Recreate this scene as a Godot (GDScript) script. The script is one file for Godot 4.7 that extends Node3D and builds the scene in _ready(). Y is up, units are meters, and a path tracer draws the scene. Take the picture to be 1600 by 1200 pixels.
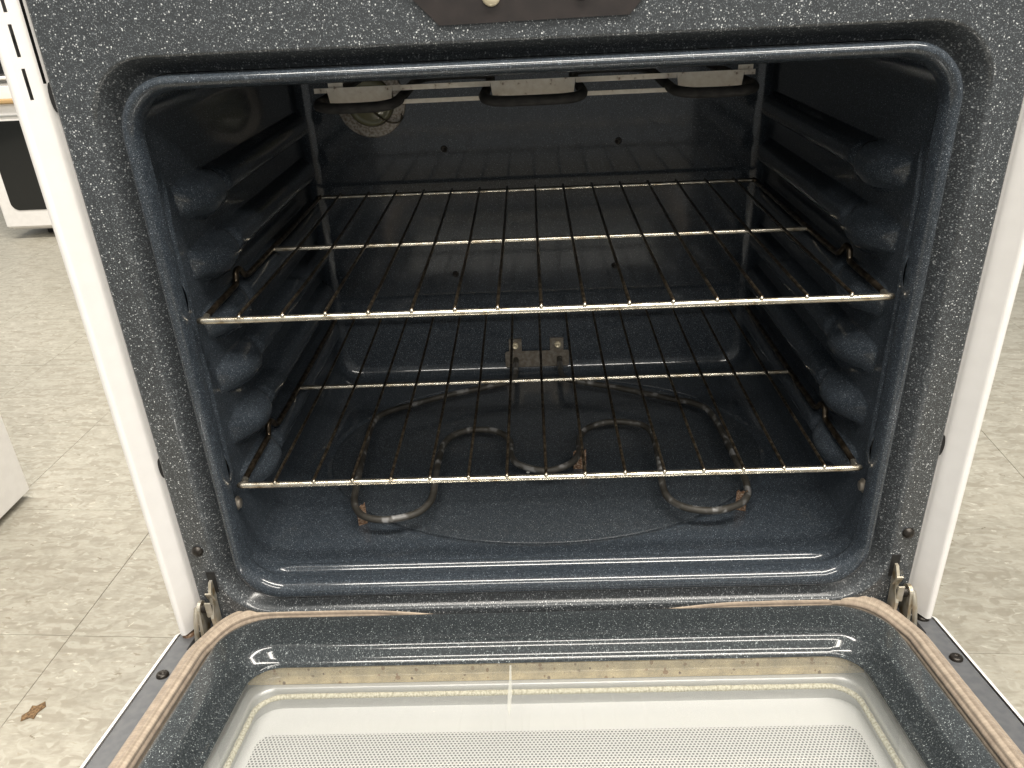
extends Node3D
# An open electric oven on a beige tile floor. Metres, y up; y = 0 is the lower lip of the oven opening, the floor lies FLOOR_Y below it.

const FLOOR_Y := -0.29
const LIP_X := 0.305       # half width of the opening's outer lip
const LIP_H := 0.485       # height of the opening's outer lip
const BACK_Z := -0.465     # back wall of the oven
const FLOOR_IN := 0.013    # oven floor
const WALL_X := 0.298
const TILT := 10.5         # the open door stands this many degrees above level

var M := {}
var rng := RandomNumberGenerator.new()

# ------------------------------------------------------------------ mesh builder
class MB:
	var v := PackedVector3Array()
	var n := PackedVector3Array()
	var uv := PackedVector2Array()
	var idx := PackedInt32Array()

	func tri(a: int, b: int, c: int) -> void:
		idx.push_back(a); idx.push_back(b); idx.push_back(c)
		var f := (v[c] - v[a]).cross(v[b] - v[a])
		n[a] += f; n[b] += f; n[c] += f

	func put(p: Vector3, t := Vector2.ZERO) -> int:
		v.push_back(p); n.push_back(Vector3.ZERO); uv.push_back(t)
		return v.size() - 1

	# rows of points, smooth; front faces look along (next row) x (next column)
	func grid(rows: Array, closed := false, flip := false) -> void:
		var base := v.size()
		var w: int = rows[0].size()
		for i in rows.size():
			for j in w:
				put(rows[i][j], Vector2(float(j) / maxf(1.0, w - 1), float(i) / maxf(1.0, rows.size() - 1)))
		for i in rows.size() - 1:
			for j in (w if closed else w - 1):
				var a := base + i * w + j
				var b := base + i * w + (j + 1) % w
				var c := a + w
				var d := b + w
				if flip:
					tri(a, b, d); tri(a, d, c)
				else:
					tri(a, d, b); tri(a, c, d)

	func quad(a: Vector3, b: Vector3, c: Vector3, d: Vector3) -> void:
		var i := put(a, Vector2(0, 0))
		put(b, Vector2(1, 0)); put(c, Vector2(1, 1)); put(d, Vector2(0, 1))
		tri(i, i + 2, i + 1); tri(i, i + 3, i + 2)

	# a convex or concave flat outline in any plane, given counter-clockwise as seen from its front
	func flat(outline: PackedVector2Array, to3: Callable, flip := false) -> void:
		var t := Geometry2D.triangulate_polygon(outline)
		var base := v.size()
		for p in outline:
			put(to3.call(p), p)
		for k in range(0, t.size(), 3):
			var a := base + t[k]
			var b := base + t[k + 1]
			var c := base + t[k + 2]
			var ccw := (outline[t[k + 1]] - outline[t[k]]).cross(outline[t[k + 2]] - outline[t[k]]) > 0
			if ccw != flip:
				tri(a, c, b)
			else:
				tri(a, b, c)

	# outline (x, y) pushed along z from z0 to z1, with a small chamfer, then placed
	func prism(outline: PackedVector2Array, z0: float, z1: float, at := Transform3D.IDENTITY) -> void:
		flat(outline, func(p): return at * Vector3(p.x, p.y, z1))
		flat(outline, func(p): return at * Vector3(p.x, p.y, z0), true)
		var cnt := outline.size()
		var area := 0.0
		for i in cnt:
			area += outline[i].cross(outline[(i + 1) % cnt])
		for i in cnt:
			var a := outline[i]
			var b := outline[(i + 1) % cnt]
			if area < 0:
				var s := a
				a = b
				b = s
			quad(at * Vector3(a.x, a.y, z0), at * Vector3(b.x, b.y, z0), at * Vector3(b.x, b.y, z1), at * Vector3(a.x, a.y, z1))

	# box with chamfered edges
	func box(c: Vector3, s: Vector3, bevel := 0.0, at := Transform3D.IDENTITY) -> void:
		var h := s * 0.5
		var k := minf(bevel, minf(h.x, minf(h.y, h.z)) * 0.9)
		if k <= 0.0:
			k = minf(h.x, minf(h.y, h.z)) * 0.04
		for ax in 3:
			for sg in [-1.0, 1.0]:
				var e := Vector3.ZERO
				e[ax] = sg
				var u := Vector3.ZERO
				u[(ax + 1) % 3] = 1
				var w := Vector3.ZERO
				w[(ax + 2) % 3] = 1
				var hu: float = h[(ax + 1) % 3] - k
				var hw: float = h[(ax + 2) % 3] - k
				var o: Vector3 = c + e * h[ax]
				var q := [o - u * hu - w * hw, o + u * hu - w * hw, o + u * hu + w * hw, o - u * hu + w * hw]
				if sg < 0:
					q.reverse()
				quad(at * q[0], at * q[1], at * q[2], at * q[3])
		for ax in 3:      # edge chamfers
			var b1 := (ax + 1) % 3
			var b2 := (ax + 2) % 3
			for s1 in [-1.0, 1.0]:
				for s2 in [-1.0, 1.0]:
					var p := []
					for t in [-1.0, 1.0]:
						var a := Vector3.ZERO
						a[ax] = t * (h[ax] - k); a[b1] = s1 * h[b1]; a[b2] = s2 * (h[b2] - k)
						var b := Vector3.ZERO
						b[ax] = t * (h[ax] - k); b[b1] = s1 * (h[b1] - k); b[b2] = s2 * h[b2]
						p.append(c + a); p.append(c + b)
					if s1 * s2 > 0:
						quad(at * p[0], at * p[2], at * p[3], at * p[1])
					else:
						quad(at * p[0], at * p[1], at * p[3], at * p[2])
		for sx in [-1.0, 1.0]:      # corners
			for sy in [-1.0, 1.0]:
				for sz in [-1.0, 1.0]:
					var i := put(at * (c + Vector3(sx * h.x, sy * (h.y - k), sz * (h.z - k))))
					put(at * (c + Vector3(sx * (h.x - k), sy * h.y, sz * (h.z - k))))
					put(at * (c + Vector3(sx * (h.x - k), sy * (h.y - k), sz * h.z)))
					if sx * sy * sz > 0:
						tri(i, i + 2, i + 1)
					else:
						tri(i, i + 1, i + 2)

	func tube(path: PackedVector3Array, r: float, sides := 10, closed := false, radius = null, shape = null) -> void:
		var rows := []
		var cnt := path.size()
		var up := Vector3.ZERO
		var length := 0.0
		for i in cnt:
			var t: Vector3
			if closed:
				t = path[(i + 1) % cnt] - path[(i - 1 + cnt) % cnt]
			else:
				t = path[mini(i + 1, cnt - 1)] - path[maxi(i - 1, 0)]
			t = t.normalized()
			if i == 0:
				up = Vector3.UP if absf(t.y) < 0.8 else Vector3.RIGHT
			else:
				length += path[i].distance_to(path[i - 1])
			var side := t.cross(up).normalized()
			up = side.cross(t).normalized()
			var row := PackedVector3Array()
			var rr := r
			if radius != null:
				rr = r * radius.call(length, float(i) / (cnt - 1))
			for j in sides:
				var a := TAU * j / sides
				var k := 1.0
				if shape != null:
					k = shape.call(a, length)
				row.push_back(path[i] + (side * cos(a) + up * sin(a)) * rr * k)
			rows.append(row)
		if closed:
			rows.append(rows[0])
		grid(rows, true, true)
		if not closed:
			for e in 2:
				var row: PackedVector3Array = rows[0] if e == 0 else rows[cnt - 1]
				var base := v.size()
				put(path[0] if e == 0 else path[cnt - 1])
				for p in row:
					put(p)
				for j in sides:
					var a := base + 1 + j
					var b := base + 1 + (j + 1) % sides
					if e == 0:
						tri(base, b, a)
					else:
						tri(base, a, b)

	# profile (radius, height) turned round the y axis
	func lathe(profile: Array, sides := 24, at := Transform3D.IDENTITY) -> void:
		var rows := []
		for p in profile:
			var row := PackedVector3Array()
			for j in sides:
				var a := TAU * j / sides
				row.push_back(at * Vector3(cos(a) * p[0], p[1], sin(a) * p[0]))
			rows.append(row)
		grid(rows, true, false)

	func mesh() -> ArrayMesh:
		var nn := n.duplicate()
		for i in nn.size():
			nn[i] = nn[i].normalized() if nn[i].length_squared() > 0.0 else Vector3.UP
		var a := []
		a.resize(Mesh.ARRAY_MAX)
		a[Mesh.ARRAY_VERTEX] = v
		a[Mesh.ARRAY_NORMAL] = nn
		a[Mesh.ARRAY_TEX_UV] = uv
		a[Mesh.ARRAY_INDEX] = idx
		var m := ArrayMesh.new()
		m.add_surface_from_arrays(Mesh.PRIMITIVE_TRIANGLES, a)
		return m

func part(called: String, b: MB, m: Material, parent: Node) -> MeshInstance3D:
	return part_mesh(called, b.mesh(), m, parent)

func part_mesh(called: String, mesh: Mesh, m: Material, parent: Node) -> MeshInstance3D:
	var o := MeshInstance3D.new()
	o.name = called
	o.mesh = mesh
	o.material_override = m
	o.cast_shadow = GeometryInstance3D.SHADOW_CASTING_SETTING_ON
	parent.add_child(o, true)
	return o

func group_part(called: String, parent: Node, at := Vector3.ZERO) -> Node3D:
	var o := Node3D.new()
	o.name = called
	o.position = at
	parent.add_child(o, true)
	return o

func tag(o: Node, label: String, category: String, group := "") -> void:
	o.set_meta("label", label)
	o.set_meta("category", category)
	if group != "":
		o.set_meta("group", group)

func rr(x0: float, x1: float, y0: float, y1: float, r: float, arc := 10, straight := 1) -> PackedVector2Array:
	# rounded rectangle, counter-clockwise from the right end of the lower edge
	var out := PackedVector2Array()
	var cs := [Vector2(x1 - r, y0 + r), Vector2(x1 - r, y1 - r), Vector2(x0 + r, y1 - r), Vector2(x0 + r, y0 + r)]
	for k in 4:
		var a0 := -PI / 2 + k * PI / 2
		for i in arc + 1:
			var a := a0 + PI / 2 * i / arc
			out.push_back(cs[k] + Vector2(cos(a), sin(a)) * r)
		var from := out[out.size() - 1]
		var c2: Vector2 = cs[(k + 1) % 4]
		var a1 := a0 + PI / 2
		var to := c2 + Vector2(cos(a1), sin(a1)) * r
		for i in range(1, straight):
			out.push_back(from.lerp(to, float(i) / straight))
	return out

func ring(o: PackedVector2Array, z: float) -> PackedVector3Array:
	var out := PackedVector3Array()
	for p in o:
		out.push_back(Vector3(p.x, p.y, z))
	return out

func flat_ring(o: PackedVector2Array, y: float) -> PackedVector3Array:   # outline (x, u) in a door: u runs along z
	var out := PackedVector3Array()
	for p in o:
		out.push_back(Vector3(p.x, y, p.y))
	return out

func smooth_path(pts: Array, per := 6, closed := false) -> PackedVector3Array:
	var out := PackedVector3Array()
	var c := pts.size()
	for i in (c if closed else c - 1):
		var p0: Vector3 = pts[(i - 1 + c) % c] if closed or i > 0 else pts[0]
		var p1: Vector3 = pts[i]
		var p2: Vector3 = pts[(i + 1) % c]
		var p3: Vector3 = pts[(i + 2) % c] if closed or i + 2 < c else pts[c - 1]
		for k in per:
			out.push_back(p1.cubic_interpolate(p2, p0, p3, float(k) / per))
	if not closed:
		out.push_back(pts[c - 1])
	return out

# ------------------------------------------------------------------ textures
func img_tex(data: PackedByteArray, w: int, h: int, mips := true) -> ImageTexture:
	var im := Image.create_from_data(w, h, false, Image.FORMAT_RGB8, data)
	if mips:
		im.generate_mipmaps()
	return ImageTexture.create_from_image(im)

# ground colour with round flecks of several kinds: [count, smallest radius, largest radius, colour, colour spread]
func speckle(size: int, base: Color, mottle: float, kinds: Array, seed_at: int) -> ImageTexture:
	var r := RandomNumberGenerator.new()
	r.seed = seed_at
	var f := PackedFloat32Array()
	f.resize(size * size * 3)
	var nz := FastNoiseLite.new()
	nz.seed = seed_at
	nz.frequency = 0.02
	nz.fractal_octaves = 3
	for y in size:
		for x in size:
			var k := 1.0 + mottle * nz.get_noise_2d(x, y) + r.randf_range(-0.12, 0.12)
			var i := (y * size + x) * 3
			f[i] = base.r * k; f[i + 1] = base.g * k; f[i + 2] = base.b * k
	for kind in kinds:
		for c in kind[0]:
			var cx := r.randf() * size
			var cy := r.randf() * size
			var rad: float = kind[1] + (kind[2] - kind[1]) * pow(r.randf(), 2.0)
			var br := r.randf_range(1.0 - kind[4], 1.0)
			var col: Color = kind[3]
			var q := int(ceil(rad + 0.5))
			var stretch := r.randf_range(0.75, 1.3)
			for dy in range(-q, q + 1):
				for dx in range(-q, q + 1):
					var d := Vector2(dx * stretch, dy / stretch).length()
					var a := clampf(rad + 0.5 - d, 0.0, 1.0) * br
					if a > 0.0:
						var i := (posmod(int(cy) + dy, size) * size + posmod(int(cx) + dx, size)) * 3
						f[i] = lerpf(f[i], col.r, a); f[i + 1] = lerpf(f[i + 1], col.g, a); f[i + 2] = lerpf(f[i + 2], col.b, a)
	var out := PackedByteArray()
	out.resize(size * size * 3)
	for i in f.size():
		out[i] = clampi(int(f[i] * 255.0), 0, 255)
	return img_tex(out, size, size)

func noise_tex(size: int, freq: float, colors: Array, stops: Array, seed_at: int, normal := false, octaves := 4, stretch := Vector2.ONE) -> ImageTexture:
	var nz := FastNoiseLite.new()
	nz.seed = seed_at
	nz.frequency = freq
	nz.fractal_octaves = octaves
	nz.noise_type = FastNoiseLite.TYPE_SIMPLEX_SMOOTH
	var g := Gradient.new()
	g.offsets = PackedFloat32Array(stops)
	g.colors = PackedColorArray(colors)
	var im := Image.create(size, size, false, Image.FORMAT_RGB8)
	var fade := size / 8
	for y in size:
		for x in size:
			var val := nz.get_noise_2d(x * stretch.x, y * stretch.y)
			# blend over the border so that the sheet tiles
			if x < fade:
				val = lerpf(nz.get_noise_2d((x + size) * stretch.x, y * stretch.y), val, float(x) / fade)
			if y < fade:
				val = lerpf(nz.get_noise_2d(x * stretch.x, (y + size) * stretch.y), val, float(y) / fade)
			im.set_pixel(x, y, g.sample(clampf(val * 0.5 + 0.5, 0, 1)))
	if normal:
		im.bump_map_to_normal_map(2.0)
	im.generate_mipmaps()
	return ImageTexture.create_from_image(im)

func mat(c: Color, rough: float, metal := 0.0, tex: Texture2D = null, scale := 4.0) -> StandardMaterial3D:
	var m := StandardMaterial3D.new()
	m.albedo_color = c
	m.roughness = rough
	m.metallic = metal
	if tex:
		m.albedo_texture = tex
		m.uv1_triplanar = true
		m.uv1_scale = Vector3.ONE * scale
	return m

func srgb(r: float, g: float, b: float) -> Color:   # from linear base colours
	return Color(r, g, b).linear_to_srgb()

func tile_tex(seed_at: int) -> ImageTexture:
	var size := 512
	var r := RandomNumberGenerator.new()
	r.seed = seed_at
	var a := FastNoiseLite.new()
	a.seed = seed_at
	a.frequency = 0.012
	a.fractal_octaves = 3
	var b := FastNoiseLite.new()
	b.seed = seed_at + 7
	b.frequency = 0.035
	b.fractal_octaves = 3
	var c := FastNoiseLite.new()
	c.seed = seed_at + 13
	c.frequency = 0.1
	c.fractal_octaves = 3
	var base := Vector3(0.625, 0.606, 0.556)
	var light := Vector3(0.675, 0.660, 0.612)
	var dark := Vector3(0.560, 0.535, 0.482)
	var f := PackedFloat32Array()
	f.resize(size * size * 3)
	for y in size:
		for x in size:
			var warp := a.get_noise_2d(x * 0.6, y) * 60.0
			var s := b.get_noise_2d(x * 0.30 + warp, y * 0.75 + warp * 0.4)
			var t := b.get_noise_2d(x * 0.30 + 900.0 - warp * 0.6, y * 0.75 + 300.0)
			var g := c.get_noise_2d(x * 0.4, y)
			var k := base + Vector3.ONE * (a.get_noise_2d(x, y + 500) * 0.05 + g * 0.035)
			k = k.lerp(light, smoothstep(0.05, 0.40, s) * 0.8)
			k = k.lerp(dark, smoothstep(0.05, 0.45, t) * 0.75)
			k += Vector3.ONE * r.randf_range(-0.010, 0.010)
			var i := (y * size + x) * 3
			f[i] = k.x; f[i + 1] = k.y; f[i + 2] = k.z
	# long flat chips pressed into the tile
	for q in 240:
		var cx := r.randf() * size
		var cy := r.randf() * size
		var lx := r.randf_range(3.0, 13.0)
		var ly := r.randf_range(1.2, 3.6)
		var tilt := r.randf_range(-0.35, 0.35)
		var pick := r.randf()
		var tone := Vector3(0.800, 0.788, 0.738)
		if pick > 0.55:
			tone = Vector3(0.585, 0.555, 0.490)
		if pick > 0.88:
			tone = Vector3(0.480, 0.440, 0.370)
		var al := r.randf_range(0.25, 0.8)
		var ph := r.randf() * TAU
		for dy in range(-18, 19):
			for dx in range(-18, 19):
				var u := dx * cos(tilt) + dy * sin(tilt)
				var w := -dx * sin(tilt) + dy * cos(tilt)
				var edge := 1.0 + 0.25 * sin(3.0 * atan2(w, u) + ph) + 0.15 * sin(7.0 * atan2(w, u) - ph)
				var d := Vector2(u / lx, w / ly).length()
				var k2 := clampf((edge - d) * ly * 0.7, 0.0, 1.0) * al
				if k2 > 0.0:
					var i := (posmod(int(cy) + dy, size) * size + posmod(int(cx) + dx, size)) * 3
					f[i] = lerpf(f[i], tone.x, k2); f[i + 1] = lerpf(f[i + 1], tone.y, k2); f[i + 2] = lerpf(f[i + 2], tone.z, k2)
	var out := PackedByteArray()
	out.resize(size * size * 3)
	for i in f.size():
		out[i] = clampi(int(f[i] * 255.0), 0, 255)
	# scuffs, chips and small dark specks ground into the tile
	for q in 14:
		var px := r.randf() * size
		var py := r.randf() * size
		var len_q := r.randi_range(2, 16)
		var ang := r.randf_range(-0.5, 0.5) if r.randf() < 0.7 else r.randf_range(0, PI)
		var tone := Vector3(0.34, 0.29, 0.22) if r.randf() < 0.55 else Vector3(0.88, 0.86, 0.78)
		for w in len_q:
			var thick := r.randi_range(0, 2)
			for e in range(-thick, thick + 1):
				var ix := posmod(int(px + cos(ang) * w), size)
				var iy := posmod(int(py + sin(ang) * w) + e, size)
				var i := (iy * size + ix) * 3
				var al := 0.55
				out[i] = int(lerpf(out[i], tone.x * 255, al)); out[i + 1] = int(lerpf(out[i + 1], tone.y * 255, al)); out[i + 2] = int(lerpf(out[i + 2], tone.z * 255, al))
	return img_tex(out, size, size)

func dots_tex() -> ImageTexture:      # one cell of the printed dot screen: a staggered pair of dots
	var w := 32
	var h := 56
	var out := PackedByteArray()
	out.resize(w * h * 3)
	for y in h:
		for x in w:
			var d := 99.0
			for c in [Vector2(0, 0), Vector2(w, 0), Vector2(0, h), Vector2(w, h), Vector2(w / 2.0, h / 2.0)]:
				d = minf(d, Vector2(x + 0.5, y + 0.5).distance_to(c))
			var k := clampf((d - 9.0) / 1.5, 0.0, 1.0)
			var i := (y * w + x) * 3
			out[i] = int(lerpf(92, 196, k)); out[i + 1] = int(lerpf(92, 196, k)); out[i + 2] = int(lerpf(92, 194, k))
	return img_tex(out, w, h)

func braid_tex() -> ImageTexture:      # woven glass-fibre sleeve: strands along it, browned unevenly
	var w := 256
	var h := 512
	var r := RandomNumberGenerator.new()
	r.seed = 81
	var nz := FastNoiseLite.new()
	nz.seed = 82
	nz.frequency = 0.02
	nz.fractal_octaves = 3
	var tone := PackedFloat32Array()
	for k in 10:
		tone.push_back(r.randf_range(-0.18, 0.18))
	var out := PackedByteArray()
	out.resize(w * h * 3)
	for y in h:
		for x in w:
			var strand := mini(x * 10 / w, 9)
			var yy := absf(float(y) / h * 2.0 - 1.0) * 256.0      # mirrored so that the length tiles
			var weave := 0.03 * sin(float(y) / h * TAU * 36.0 + absf(fmod(x * 10.0 / w, 1.0) - 0.5) * 6.0)
			var k := 0.60 + tone[strand] + weave + 0.16 * nz.get_noise_2d(x * 1.0, yy * 1.0) + r.randf_range(-0.06, 0.06)
			k = clampf(k, 0.0, 1.0)
			var c := Color(0.30, 0.255, 0.220).lerp(Color(0.72, 0.66, 0.585), k)
			var i := (y * w + x) * 3
			out[i] = int(c.r * 255); out[i + 1] = int(c.g * 255); out[i + 2] = int(c.b * 255)
	return img_tex(out, w, h)

func make_materials() -> void:
	var face := speckle(1024, Color(0.215, 0.226, 0.236), 0.10, [
		[60000, 0.4, 1.2, Color(0.38, 0.40, 0.42), 0.6],
		[26000, 0.5, 1.5, Color(0.64, 0.66, 0.67), 0.6],
		[6500, 0.7, 2.2, Color(0.95, 0.96, 0.96), 0.4]], 11)
	var inner := speckle(1024, Color(0.150, 0.172, 0.195), 0.12, [
		[70000, 0.3, 0.9, Color(0.32, 0.350, 0.385), 0.7],
		[62000, 0.3, 1.0, Color(0.54, 0.580, 0.630), 0.7],
		[11000, 0.4, 1.3, Color(0.86, 0.88, 0.91), 0.5]], 23)
	var peel := noise_tex(256, 0.05, [Color(0.35, 0.35, 0.35), Color(0.65, 0.65, 0.65)], [0.0, 1.0], 5, true, 2)
	var face_m := mat(Color.WHITE, 0.42, 0.0, face, 4.0)
	face_m.clearcoat_enabled = true
	face_m.clearcoat = 0.8
	face_m.clearcoat_roughness = 0.14
	face_m.metallic_specular = 0.3
	face_m.normal_enabled = true
	face_m.normal_texture = peel
	face_m.normal_scale = 0.10
	M.face = face_m
	var in_m := mat(Color.WHITE, 0.42, 0.0, inner, 4.5)
	in_m.clearcoat_enabled = true
	in_m.clearcoat = 1.0
	in_m.clearcoat_roughness = 0.10
	in_m.metallic_specular = 0.25
	in_m.normal_enabled = true
	in_m.normal_texture = peel
	in_m.normal_scale = 0.12
	M.inner = in_m
	var plate := in_m.duplicate()
	plate.albedo_color = Color(1.0, 0.985, 0.965)
	plate.clearcoat_roughness = 0.16
	M.plate = plate
	var plug := mat(Color(0.82, 0.84, 0.84), 0.40, 0.0, face, 4.6)
	plug.clearcoat_enabled = true
	plug.clearcoat = 0.9
	plug.clearcoat_roughness = 0.10
	plug.metallic_specular = 0.2
	plug.normal_enabled = true
	plug.normal_texture = peel
	plug.normal_scale = 0.08
	M.plug = plug
	var white_t := noise_tex(256, 0.03, [Color(0.905, 0.893, 0.880), Color(0.920, 0.909, 0.896)], [0.3, 0.7], 31)
	M.white = mat(Color.WHITE, 0.32, 0.0, white_t, 5.0)
	M.white.normal_enabled = true
	M.white.normal_texture = peel
	M.white.normal_scale = 0.15
	M.margin = mat(Color.WHITE, 0.45, 0.0, noise_tex(256, 0.06, [Color(0.335, 0.34, 0.35), Color(0.37, 0.373, 0.38)], [0.3, 0.7], 41), 6.0)
	M.black = mat(srgb(0.008, 0.008, 0.008), 0.6)
	M.screw = mat(srgb(0.03, 0.026, 0.022), 0.35, 0.6)
	M.latch = mat(Color.WHITE, 0.5, 0.0, noise_tex(256, 0.03, [Color(0.120, 0.098, 0.094), Color(0.150, 0.125, 0.118)], [0.3, 0.7], 51), 7.0)
	M.cream = mat(srgb(0.62, 0.55, 0.40), 0.35, 0.3)
	# racks: nickel rails, browned rods
	M.rail = mat(Color.WHITE, 0.27, 0.95, noise_tex(512, 0.012, [Color(0.56, 0.50, 0.40), Color(0.78, 0.75, 0.69), Color(0.86, 0.84, 0.79)], [0.20, 0.38, 0.8], 61, false, 3), 9.0)
	M.rod = mat(Color.WHITE, 0.34, 0.9, noise_tex(512, 0.02, [Color(0.20, 0.17, 0.135), Color(0.36, 0.32, 0.265), Color(0.58, 0.54, 0.47)], [0.25, 0.5, 0.8], 62), 11.0)
	M.side_rail = mat(Color.WHITE, 0.32, 0.9, noise_tex(512, 0.02, [Color(0.17, 0.145, 0.115), Color(0.33, 0.29, 0.24), Color(0.56, 0.51, 0.44)], [0.25, 0.5, 0.85], 63), 8.0)
	# heating elements: dark oxide with pale ash
	M.bake = mat(Color.WHITE, 0.6, 0.35, noise_tex(512, 0.03, [Color(0.165, 0.155, 0.138), Color(0.235, 0.225, 0.205), Color(0.265, 0.258, 0.245), Color(0.58, 0.58, 0.58)], [0.2, 0.5, 0.60, 0.70], 71), 2.2)
	M.broil = mat(Color.WHITE, 0.75, 0.1, noise_tex(256, 0.05, [Color(0.16, 0.155, 0.15), Color(0.26, 0.25, 0.24)], [0.3, 0.7], 72), 6.0)
	M.strip = mat(Color.WHITE, 0.5, 0.1, noise_tex(512, 0.025, [Color(0.50, 0.42, 0.35), Color(0.86, 0.82, 0.76), Color(0.91, 0.88, 0.83)], [0.16, 0.30, 0.7], 73), 9.0)
	M.bracket = mat(Color.WHITE, 0.5, 0.5, noise_tex(256, 0.04, [Color(0.43, 0.40, 0.36), Color(0.52, 0.50, 0.47)], [0.3, 0.7], 74), 12.0)
	M.rust = mat(Color.WHITE, 0.7, 0.2, noise_tex(256, 0.05, [Color(0.31, 0.22, 0.155), Color(0.44, 0.335, 0.25), Color(0.60, 0.555, 0.51)], [0.25, 0.5, 0.75], 75), 25.0)
	M.hinge = mat(Color.WHITE, 0.38, 0.7, noise_tex(256, 0.05, [Color(0.60, 0.52, 0.40), Color(0.72, 0.69, 0.62), Color(0.78, 0.76, 0.72)], [0.18, 0.36, 0.8], 76, false, 2), 5.0)
	M.lamp_ring = mat(Color.WHITE, 0.5, 0.45, noise_tex(256, 0.06, [Color(0.46, 0.41, 0.36), Color(0.64, 0.61, 0.57), Color(0.74, 0.72, 0.69)], [0.28, 0.5, 0.75], 77), 14.0)
	var amber := mat(srgb(0.20, 0.19, 0.11), 0.12, 0.0)
	M.lamp_glass = amber
	M.wire = mat(srgb(0.10, 0.085, 0.06), 0.35, 0.8)
	M.gasket = StandardMaterial3D.new()
	M.gasket.albedo_texture = braid_tex()
	M.gasket.roughness = 0.85
	M.gasket.uv1_scale = Vector3(1, 18, 1)
	M.gasket.rim_enabled = true
	M.gasket.rim = 0.3
	M.tan = mat(Color.WHITE, 0.7, 0.0, speckle(512, Color(0.66, 0.60, 0.47), 0.16, [[420, 0.8, 5.0, Color(0.46, 0.34, 0.20), 0.6], [170, 0.8, 3.6, Color(0.30, 0.21, 0.12), 0.5], [50, 0.8, 2.5, Color(0.86, 0.80, 0.62), 0.4]], 91), 4.0)
	M.pack = mat(srgb(0.42, 0.42, 0.41), 0.4, 0.35)
	M.rope = mat(Color.WHITE, 0.75, 0.0, noise_tex(256, 0.09, [Color(0.56, 0.54, 0.46), Color(0.78, 0.76, 0.68)], [0.3, 0.65], 92), 16.0)
	M.pane_white = mat(srgb(0.56, 0.56, 0.55), 0.16)
	var dots := StandardMaterial3D.new()
	dots.albedo_texture = dots_tex()
	dots.roughness = 0.16
	M.dots = dots
	var glass := StandardMaterial3D.new()
	glass.albedo_color = Color(0.93, 0.95, 0.93, 0.05)
	glass.transparency = BaseMaterial3D.TRANSPARENCY_ALPHA
	glass.roughness = 0.03
	M.glass = glass
	var drip := mat(Color(0.80, 0.80, 0.77, 0.45), 0.5)
	drip.transparency = BaseMaterial3D.TRANSPARENCY_ALPHA
	M.drip = drip
	M.dark_glass = mat(srgb(0.012, 0.013, 0.013), 0.08)
	M.handle = mat(srgb(0.46, 0.30, 0.14), 0.35)
	M.crumb = mat(srgb(0.78, 0.77, 0.72), 0.7)
	M.leaf = mat(Color.WHITE, 0.75, 0.0, noise_tex(128, 0.06, [Color(0.33, 0.25, 0.16), Color(0.52, 0.41, 0.28)], [0.3, 0.7], 95), 30.0)
	M.slab = mat(srgb(0.12, 0.11, 0.09), 0.9)
	M.tiles = []
	for k in 5:
		var t := StandardMaterial3D.new()
		t.albedo_texture = tile_tex(200 + k * 17)
		t.roughness = 0.42
		M.tiles.append(t)

# ------------------------------------------------------------------ the setting
func build_floor() -> void:
	var fl := Node3D.new()
	fl.name = "floor"
	fl.set_meta("kind", "structure")
	add_child(fl)
	fl.position = Vector3(-0.698, FLOOR_Y, -0.256)      # a crossing of two seams
	fl.rotation.y = -deg_to_rad(3.15)
	var s := MB.new()
	s.box(Vector3(0.2, -0.026, -1.2), Vector3(9.0, 0.04, 8.0), 0.002)
	part("subfloor", s, M.slab, fl)
	var t := 0.305
	var tb := MB.new()
	var hs := t / 2 - 0.00035
	tb.box(Vector3(0, -0.0015, 0), Vector3(hs * 2, 0.003, hs * 2), 0.0005)
	for i in tb.uv.size():
		tb.uv[i] = Vector2(tb.v[i].x / t + 0.5, tb.v[i].z / t + 0.5)
	var tm := tb.mesh()
	for ix in range(-9, 8):
		for iz in range(-13, 4):
			var o := part_mesh("floor_tile", tm, M.tiles[rng.randi() % 5], fl)
			o.position = Vector3((ix + 0.5) * t, rng.randf_range(-0.00025, 0.00025), (iz + 0.5) * t)
			o.rotation.y = PI if rng.randf() < 0.5 else 0.0

# ------------------------------------------------------------------ the oven
func rib_levels() -> Array:
	return [0.119, 0.1747, 0.2304, 0.286, 0.3417, 0.3974]

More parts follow.
